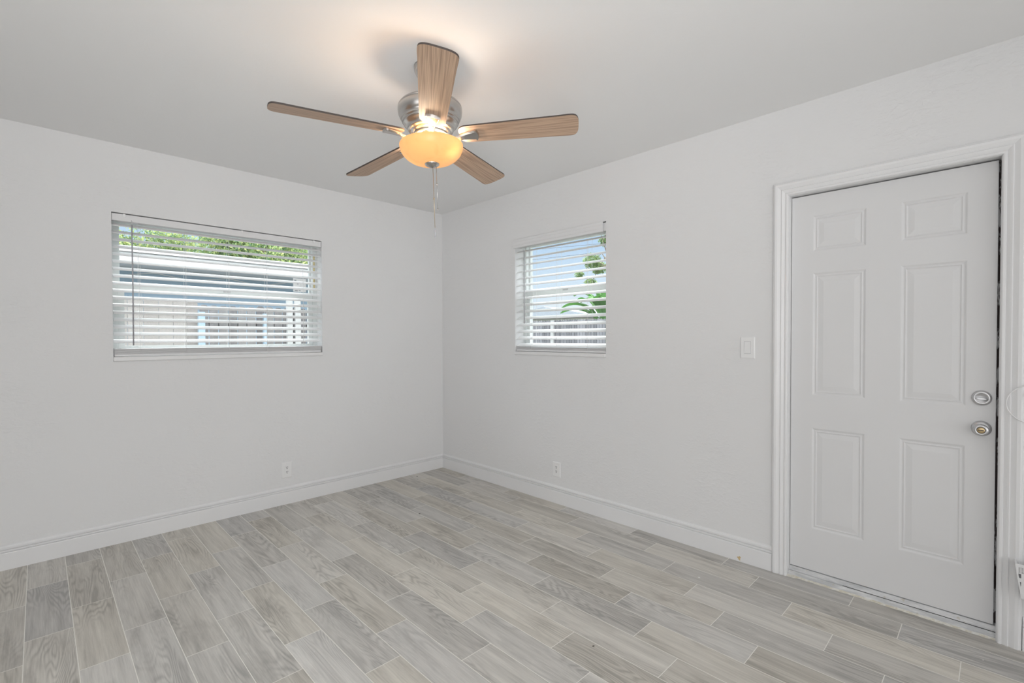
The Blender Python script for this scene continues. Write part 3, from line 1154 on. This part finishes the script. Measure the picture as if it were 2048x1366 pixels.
def chain(x, z0, z1, balls, fob):
    base = RV * x
    m = MB()
    m.tube([(base.x, base.y, z0), (base.x, base.y, z1)], 0.0011, 6)
    for zb in balls:
        m.lathe([(0.0008, zb + 0.005), (0.0028, zb + 0.003), (0.0028, zb - 0.003), (0.0008, zb - 0.005)], 12, 0, Matrix.Translation((base.x, base.y, 0)))
    c = m.build('pull_chain', M['brass' if fob else 'nickel'], fan)
    if fob:
        m = MB()
        m.lathe([(0.0012, fob + 0.010), (0.0030, fob + 0.007), (0.0042, fob + 0.002), (0.0042, fob - 0.028), (0.0030, fob - 0.032), (0.001, fob - 0.033)], 16, 0, Matrix.Translation((base.x, base.y, 0)))
        m.build('chain_fob', M['wand'], c)


chain(0.003, -0.140, -0.432, (-0.288,), -0.434)
chain(0.019, -0.134, -0.340, (-0.222, -0.339), None)

for i, (dx, dd, dz, pw, bc) in enumerate(((0.092, -0.045, -0.072, 3.3, (1.0, 0.90, 0.77)), (-0.070, 0.02, -0.055, 2.8, (1.0, 0.90, 0.77)), (-0.01, -0.092, -0.048, 1.3, (1.0, 0.62, 0.26)))):  # third, orange point light is an added fill to warm housing and blades
    d = bpy.data.lights.new('bulb_and_fill', 'POINT')
    d.energy = pw
    d.color = bc
    d.shadow_soft_size = 0.03
    lo = bpy.data.objects.new('bulb_and_fill', d)
    C.objects.link(lo)
    lo.parent = fan
    pv = RV * dx + Vector((fw.x, fw.y, 0)) * dd
    lo.location = (pv.x, pv.y, dz)

# ------------------------------------------------------------------ cable and basket by the right edge
cb = tag(empty('hanging_cable', (-0.012, -4.11, 1.08)), 'thin white cable looped over a wall clip right of the door', 'cable')
m = MB()
lp = []
for k in range(25):
    a = R(70 + 230 * k / 24)
    lp.append((-0.028, -4.118 + 0.002 - 0.0 * k + 0.075 * math.cos(a) * -1 * -1, 1.045 + 0.082 * math.sin(a)))
# loop bulging towards the door (greater y)
lp = [(-0.028, -4.118 + 0.080 * math.cos(R(85 - 165 * k / 24)), 1.046 + 0.080 * math.sin(R(85 - 165 * k / 24))) for k in range(25)]
lp = [(-0.006, -4.17, 1.10), (-0.02, -4.15, 1.125)] + lp + [(-0.026, -4.15, 0.95), (-0.012, -4.20, 0.93), (-0.006, -4.26, 0.93)]
m.tube(lp, 0.0022, 8)
m.v = [tuple(Vector(p) - Vector(cb.location)) for p in m.v]
m.build('cable_loop', M['plastic'], cb)
m = MB()
m.lathe([(0.012, 0.0), (0.013, 0.004), (0.013, 0.020), (0.010, 0.024), (0.001, 0.025)], 24, 0, Matrix.Translation((0, -4.108, 1.083)) @ RX)
m.v = [tuple(Vector(p) - Vector(cb.location)) for p in m.v]
m.build('wall_clip', M['plastic'], cb)

bs = tag(empty('plastic_basket', (-0.045, -4.28, 0.24)), 'white slotted plastic basket cut off by the right edge, low beside the door casing', 'basket')
boff = Vector(bs.location)


def bput(mb, name, mat):
    mb.v = [tuple(Vector(p) - boff) for p in mb.v]
    return mb.build(name, mat, bs)


def by(z, s):      # tapered side line: s=0 door side, s=1 far side
    t = (z - 0.245) / (0.385 - 0.245)
    return (-4.088 + 0.019 * t) if s == 0 else (-4.47 - 0.019 * t)


m = MB()
for (za, zb) in ((0.372, 0.385), (0.345, 0.350), (0.312, 0.328), (0.288, 0.295), (0.245, 0.268)):
    m.sweep([[(-0.074, by(za, 0), za), (-0.070, by(za, 0), za), (-0.070, by(zb, 0), zb), (-0.074, by(zb, 0), zb)],
             [(-0.074, by(za, 1), za), (-0.070, by(za, 1), za), (-0.070, by(zb, 1), zb), (-0.074, by(zb, 1), zb)]])
yy = -4.076
k = 0
while yy > -4.46:
    m.box((-0.0745, yy, 0.348), (-0.0705, yy - 0.0035, 0.374))
    if k % 14 == 0:
        m.box((-0.0745, min(yy - 0.005, by(0.25, 0)), 0.246), (-0.0705, yy - 0.022, 0.350))
    yy -= 0.0085
    k += 1
for s, q in ((0, 1), (1, -1)):
    m.sweep([[(-0.078, by(z, s) + 0.000 * q, z), (-0.004, by(z, s), z), (-0.004, by(z, s) - 0.005 * q, z), (-0.078, by(z, s) - 0.005 * q, z)] for z in (0.245, 0.386)])
m.box((-0.0698, -4.0735, 0.346), (-0.0690, -4.485, 0.374))
bput(m, 'basket_body', M['basket'])
m = MB()
m.sweep([[(-0.0685, by(z, 0) - 0.006, z), (-0.0020, by(z, 0) - 0.006, z), (-0.0020, by(z, 1) + 0.006, z), (-0.0685, by(z, 1) + 0.006, z)] for z in (0.247, 0.345)])
bput(m, 'slot_backing', M['basket_dark'])['label'] = 'grey behind the slots'  # plain grey block that makes the slots read dark

# ------------------------------------------------------------------ crumbs on the floor


def chip(name, x, y, s, mat, label, cat, group):
    bm = bmesh.new()
    for k in range(9):
        bm.verts.new((rnd.uniform(-1, 1) * s, rnd.uniform(-1, 1) * s * 0.7, abs(rnd.uniform(0, 1)) * s * 0.55))
    for k in range(4):
        bm.verts.new((math.cos(k * PI / 2) * s, math.sin(k * PI / 2) * s * 0.7, 0))
    bmesh.ops.convex_hull(bm, input=bm.verts)
    me = bpy.data.meshes.new(name)
    bm.to_mesh(me)
    bm.free()
    me.materials.append(mat)
    o = bpy.data.objects.new(name, me)
    C.objects.link(o)
    o.location = (x, y, 0.0002)
    tag(o, label, cat, None, group)


chip('paint_chip', -0.37, -2.86, 0.0095, M['chip_white'], 'largest white paint chip on the floor in front of the door casing', 'paint chip', 'paint chips on the floor')
for (x, y, s) in ((-1.35, -2.71, 0.004), (-0.27, -2.36, 0.005), (-1.08, -1.52, 0.004), (-0.21, -3.98, 0.004),
                  (-0.67, -3.23, 0.004), (-2.35, -1.80, 0.004), (-2.14, -1.99, 0.0035), (-2.34, -1.15, 0.004), (-1.80, -2.46, 0.0035)):
    chip('paint_chip', x, y, s, M['chip_white'], 'tiny white paint speck on the grey plank floor', 'paint chip', 'paint chips on the floor')
chip('dark_crumb', -1.27, -2.80, 0.0055, M['chip_dark'], 'small dark crumb on the bare floor in the bottom middle', 'crumb', 'dark crumbs on the floor')
chip('dark_crumb', -0.38, -0.10, 0.0065, M['chip_dark'], 'small dark crumb on the floor beside the baseboard near the corner', 'crumb', 'dark crumbs on the floor')
chip('dark_crumb', -0.92, -0.95, 0.0065, M['chip_dark'], 'small dark crumb on the floor halfway between corner and room middle', 'crumb', 'dark crumbs on the floor')

# ------------------------------------------------------------------ outdoors
GZ = -0.15
tag(MB().box((-14, 0.6, GZ - 0.2), (24, 24, GZ)).box((0.6, -16, GZ - 0.2), (24, 0.6, GZ)).build('ground', M['ground']), 'dry lawn outside the windows', 'ground', 'structure')


def boards(mb, axis, a0, a1, d, z0, ztop, w, gap, th, jitter=0.012, mi=0):
    F = frame_map(axis)
    a = a0
    while a < a1:
        ww = min(w * rnd.uniform(0.92, 1.06), a1 - a)
        if ww < 0.03:
            break
        zt = ztop + rnd.uniform(-jitter, jitter)
        dd = d + rnd.uniform(-0.004, 0.004)
        c = 0.025
        pts = [(a, z0), (a + ww, z0), (a + ww, zt - c), (a + ww - c, zt), (a + c, zt), (a, zt - c)]
        mb.sweep([[F(p, dd, z) for p, z in pts], [F(p, dd + th, z) for p, z in pts]], mi)
        a += ww + gap


def fence(name, axis, a0, a1, d, ztop, w, gap, mat, label, posts, postmat, ph):
    F = frame_map(axis)
    root = tag(empty(name, F((a0 + a1) / 2, d, GZ)), label, 'fence')
    off = Vector(root.location)

    def put(mb, nm, mt):
        mb.v = [tuple(Vector(p) - off) for p in mb.v]
        return mb.build(nm, mt, root)
    m = MB()
    boards(m, axis, a0, a1, d, GZ + 0.02, ztop, w, gap, 0.018)
    put(m, 'board_panel', mat)
    m = MB()
    for z in (0.25, ztop - 0.28):
        lbox(m, F, (a0, d + 0.0235, z), (a1, d + 0.062, z + 0.08))
    put(m, 'fence_rails', mat)
    for (pa, pw) in posts:
        m = MB()
        lbox(m, F, (pa - pw / 2, d - 0.06, GZ - 0.02), (pa + pw / 2, d - 0.0065, ph))
        put(m, 'fence_post', postmat)


fence('board_fence', 'A', -5.2, -1.535, 3.0, 1.80, 0.145, 0.004, M['board_light'], 'pale wooden board fence seen through the left part of the wide window', (), None, 0)
fence('board_fence', 'A', -1.50, 3.5, 3.06, 1.755, 0.10, 0.012, M['board_dark'], 'darker weathered board fence with two white posts, seen through the wide window',
      ((-0.425, 0.075), (-0.315, 0.075)), M['white_post'], 1.86)
ga = tag(empty('metal_gate', (-1.13, 2.93, GZ)), 'pale blue metal gate frame in front of the weathered fence', 'gate')
goff = Vector(ga.location)
for (xa, xb) in ((-1.548, -1.478), (-0.80, -0.765)):
    m = MB()
    m.box((xa, 2.90, GZ - 0.02), (xb, 2.955, 1.66))
    m.v = [tuple(Vector(p) - goff) for p in m.v]
    m.build('gate_post', M['gate'], ga)
for za in (1.605, 0.15):
    m = MB()
    m.box((-1.478, 2.912, za), (-0.80, 2.945, za + 0.04))
    m.v = [tuple(Vector(p) - goff) for p in m.v]
    m.build('gate_rail', M['gate'], ga)

# neighbour's flat-roofed house beyond the wide window
nh = tag(empty('neighbour_house', (-1.0, 6.8, GZ)), 'low blue grey house with a white flat roof edge behind the pale fence', 'house')
noff = Vector(nh.location)


def nput(mb, nm, mt):
    mb.v = [tuple(Vector(p) - noff) for p in mb.v]
    return mb.build(nm, mt, nh)


nput(MB().box((-7.5, 6.7, GZ - 0.05), (4.2, 9.5, 2.575)), 'house_wall', M['house_wall'])
nput(MB().box((-7.9, 6.0, 2.615), (4.6, 9.8, 2.76)), 'roof', M['soffit'])
m = MB()
m.box((-7.9, 5.965, 2.585), (4.6, 5.9995, 2.745))
m.box((-7.9, 5.93, 2.752), (4.6, 5.9995, 2.845))
nput(m, 'fascia', M['fascia'])
nput(MB().box((-7.9, 6.001, 2.578), (4.6, 6.699, 2.612)), 'soffit', M['soffit'])
m = MB()
wp = []
for k in range(41):
    x = -2.6 + 3.4 * k / 40
    wp.append((x, 6.64, 2.46 + 0.10 * abs(((x + 2.6) / 1.15) % 1.0 - 0.5) * 2 - 0.05))
m.tube(wp, 0.008, 6)
nput(m, 'eave_cable', M['fascia'])['label'] = 'white cable sagging along the wall'


def tree(name, label, group, x, y, trunk_h, blobs, nleaf, size, mat, trunk_r=0.12, parent=None):
    root = tag(empty(name, (x, y, GZ)), label, 'tree', None, group)
    m = MB()
    m.tube([(0, 0, -0.05), (0.04, 0.02, trunk_h * 0.5), (0, 0, trunk_h)], [trunk_r * 1.3, trunk_r, trunk_r * 0.7], 10)
    for (bx, by_, bz, br) in blobs:
        m.tube([(0, 0, trunk_h * 0.75), (bx * 0.5, by_ * 0.5, (trunk_h * 0.75 + bz) * 0.55), (bx, by_, bz)], [trunk_r * 0.4, trunk_r * 0.25, trunk_r * 0.1], 6)
    m.build('trunk', M['bark'], root)
    m = MB()
    tot = sum(b[3] ** 2 for b in blobs)
    for (bx, by_, bz, br) in blobs:
        for q in range(int(nleaf * br * br / tot)):
            d = Vector((rnd.gauss(0, 1), rnd.gauss(0, 1), rnd.gauss(0, 1))).normalized()
            rr = br * rnd.uniform(0.55, 1.05)
            p = Vector((bx, by_, bz)) + Vector((d.x * rr, d.y * rr, d.z * rr * 0.85))
            n = (d + Vector((rnd.gauss(0, .6), rnd.gauss(0, .6), rnd.gauss(0.3, .6)))).normalized()
            a = n.orthogonal().normalized()
            a.rotate(Matrix.Rotation(rnd.uniform(0, 2 * PI), 3, n))
            b = n.cross(a)
            s = size * rnd.uniform(0.6, 1.3)
            pts = [p - a * s, p - b * s * 0.42 + n * s * 0.12, p + a * s, p + b * s * 0.42 + n * s * 0.12]
            i0 = len(m.v)
            m.v += [tuple(t) for t in pts]
            m.face((i0, i0 + 1, i0 + 2, i0 + 3))
    m.build('foliage', mat, root, normals=False)
    return root


def crown(cx, cz, rr, n, sx=1.0):
    out = []
    for k in range(n):
        a = rnd.uniform(0, 2 * PI)
        q = rnd.uniform(0.1, 1.0)
        out.append((cx + rr * sx * q * math.cos(a), rr * 0.6 * q * math.sin(a), cz + rr * 0.65 * rnd.uniform(-0.9, 0.75), rr * rnd.uniform(0.32, 0.5)))
    return out


for (x, y, cz, rr, tip) in ((-2.35, 10.6, 3.05, 0.95, 'leftmost of the row'), (-0.35, 13.6, 3.75, 1.5, 'second of the row from the left'),
                            (1.55, 10.6, 3.60, 1.15, 'third of the row from the left'), (5.6, 17.2, 4.5, 2.2, 'rightmost of the row')):
    tree('tree', 'bushy tree above the white roof edge, ' + tip, 'trees behind the neighbouring house', x, y, cz, crown(0, cz + 0.15, rr, 22, 1.15), 13000, 0.058, M['leaf'])

# right window: fence, house, banana plant, tree, wires
fence('picket_fence', 'B', 1.0, 9.5, 7.0, 1.80, 0.075, 0.012, M['board_grey'], 'grey picket fence with a white post, seen through the small window', ((4.49, 0.10),), M['white_post'], 1.80)
gh = tag(empty('gabled_house', (13.5, 9.2, GZ)), 'far pale house with a grey gabled roof beyond the picket fence', 'house')
hoff = Vector(gh.location)
m = MB()
m.box((12.4, 7.6, GZ - 0.05), (16.0, 11.4, 2.12))
m.v = [tuple(Vector(p) - hoff) for p in m.v]
m.build('house_wall', M['house_far'], gh)
m = MB()
for xx0, xx1 in ((12.0, 16.3),):
    prof_r = [(7.0, 2.13), (7.1, 2.25), (9.3, 2.62), (11.7, 2.25), (11.8, 2.13)]
    m.sweep([[(xx0, y, z) for y, z in prof_r], [(xx1, y, z) for y, z in prof_r]])
m.v = [tuple(Vector(p) - hoff) for p in m.v]
m.build('roof', M['roof_grey'], gh)

bp = tag(empty('banana_plant', (8.4, 3.75, GZ)), 'broad leaved green plant rising above the picket fence', 'plant')
m = MB()
m.tube([(0, 0, -0.05), (0.02, 0.02, 0.8), (0, 0, 1.62)], [0.11, 0.09, 0.06], 12)
m.build('stem', M['leaf2'], bp)
for k, (dy, dx, zt, w) in enumerate(((1.55, -0.1, 2.16, 0.17), (1.2, 0.25, 2.48, 0.20), (0.85, -0.35, 2.62, 0.22), (0.5, -0.5, 2.40, 0.21), (0.45, 0.3, 2.70, 0.22), (0.1, -0.2, 2.74, 0.23), (0.15, -0.55, 2.45, 0.22), (-0.3, 0.2, 2.70, 0.23), (-0.35, -0.45, 2.42, 0.22), (-0.75, -0.2, 2.62, 0.22), (-1.15, 0.1, 2.42, 0.2), (1.25, -0.4, 2.30, 0.19))):
    m = MB()
    N = 14
    base = Vector((0, 0, 1.55))
    tip = Vector((dx, dy, zt - GZ - 0.1))
    ctl = Vector((dx * 0.35, dy * 0.35, zt - GZ + 0.25))
    rws = []
    for i in range(N + 1):
        t = i / N
        p = base * (1 - t) ** 2 + ctl * 2 * t * (1 - t) + tip * t * t
        tan = ((ctl - base) * (1 - t) + (tip - ctl) * t).normalized()
        side = tan.cross(Vector((0, 0, 1))).normalized()
        nn = side.cross(tan)
        ww = w * max(0.02, math.sin(PI * min(1, max(0, (t - 0.18) / 0.84))) ** 0.6) if t > 0.18 else 0.02
        rws.append([p - side * ww + nn * ww * 0.35, p, p + side * ww + nn * ww * 0.35, p - nn * 0.008])
    m.sweep([[tuple(q) for q in r] for r in rws])
    m.build('leaf', M['banana'], bp)

tb = []
for k in range(26):
    tt = rnd.random()
    tb.append((rnd.uniform(-0.5, 0.5), rnd.uniform(-1.7, 1.55) * (1.0 - 0.30 * tt), 3.0 + 2.4 * tt, rnd.uniform(0.12, 0.30)))
tree('tree', 'loose leafy tree standing against the sky in the small window', None, 10.2, 4.75, 4.9, tb, 5200, 0.062, M['leaf2'], 0.06)

wr = [((15, 12.84, 5.81), (15, 9.09, 5.56)), ((15, 12.84, 5.30), (15, 11.2, 5.24))]
for (a, b), lb in zip(wr, ('upper thin overhead wire crossing the sky in the small window', 'lower thin overhead wire crossing the sky in the small window')):
    a, b = Vector(a), Vector(b)
    d = (b - a)
    tag(MB().tube([tuple(a - d * 3), tuple(b + d * 3)], 0.010, 6).build('street_wire', M['wire']), lb, 'wire', None, 'overhead wires')
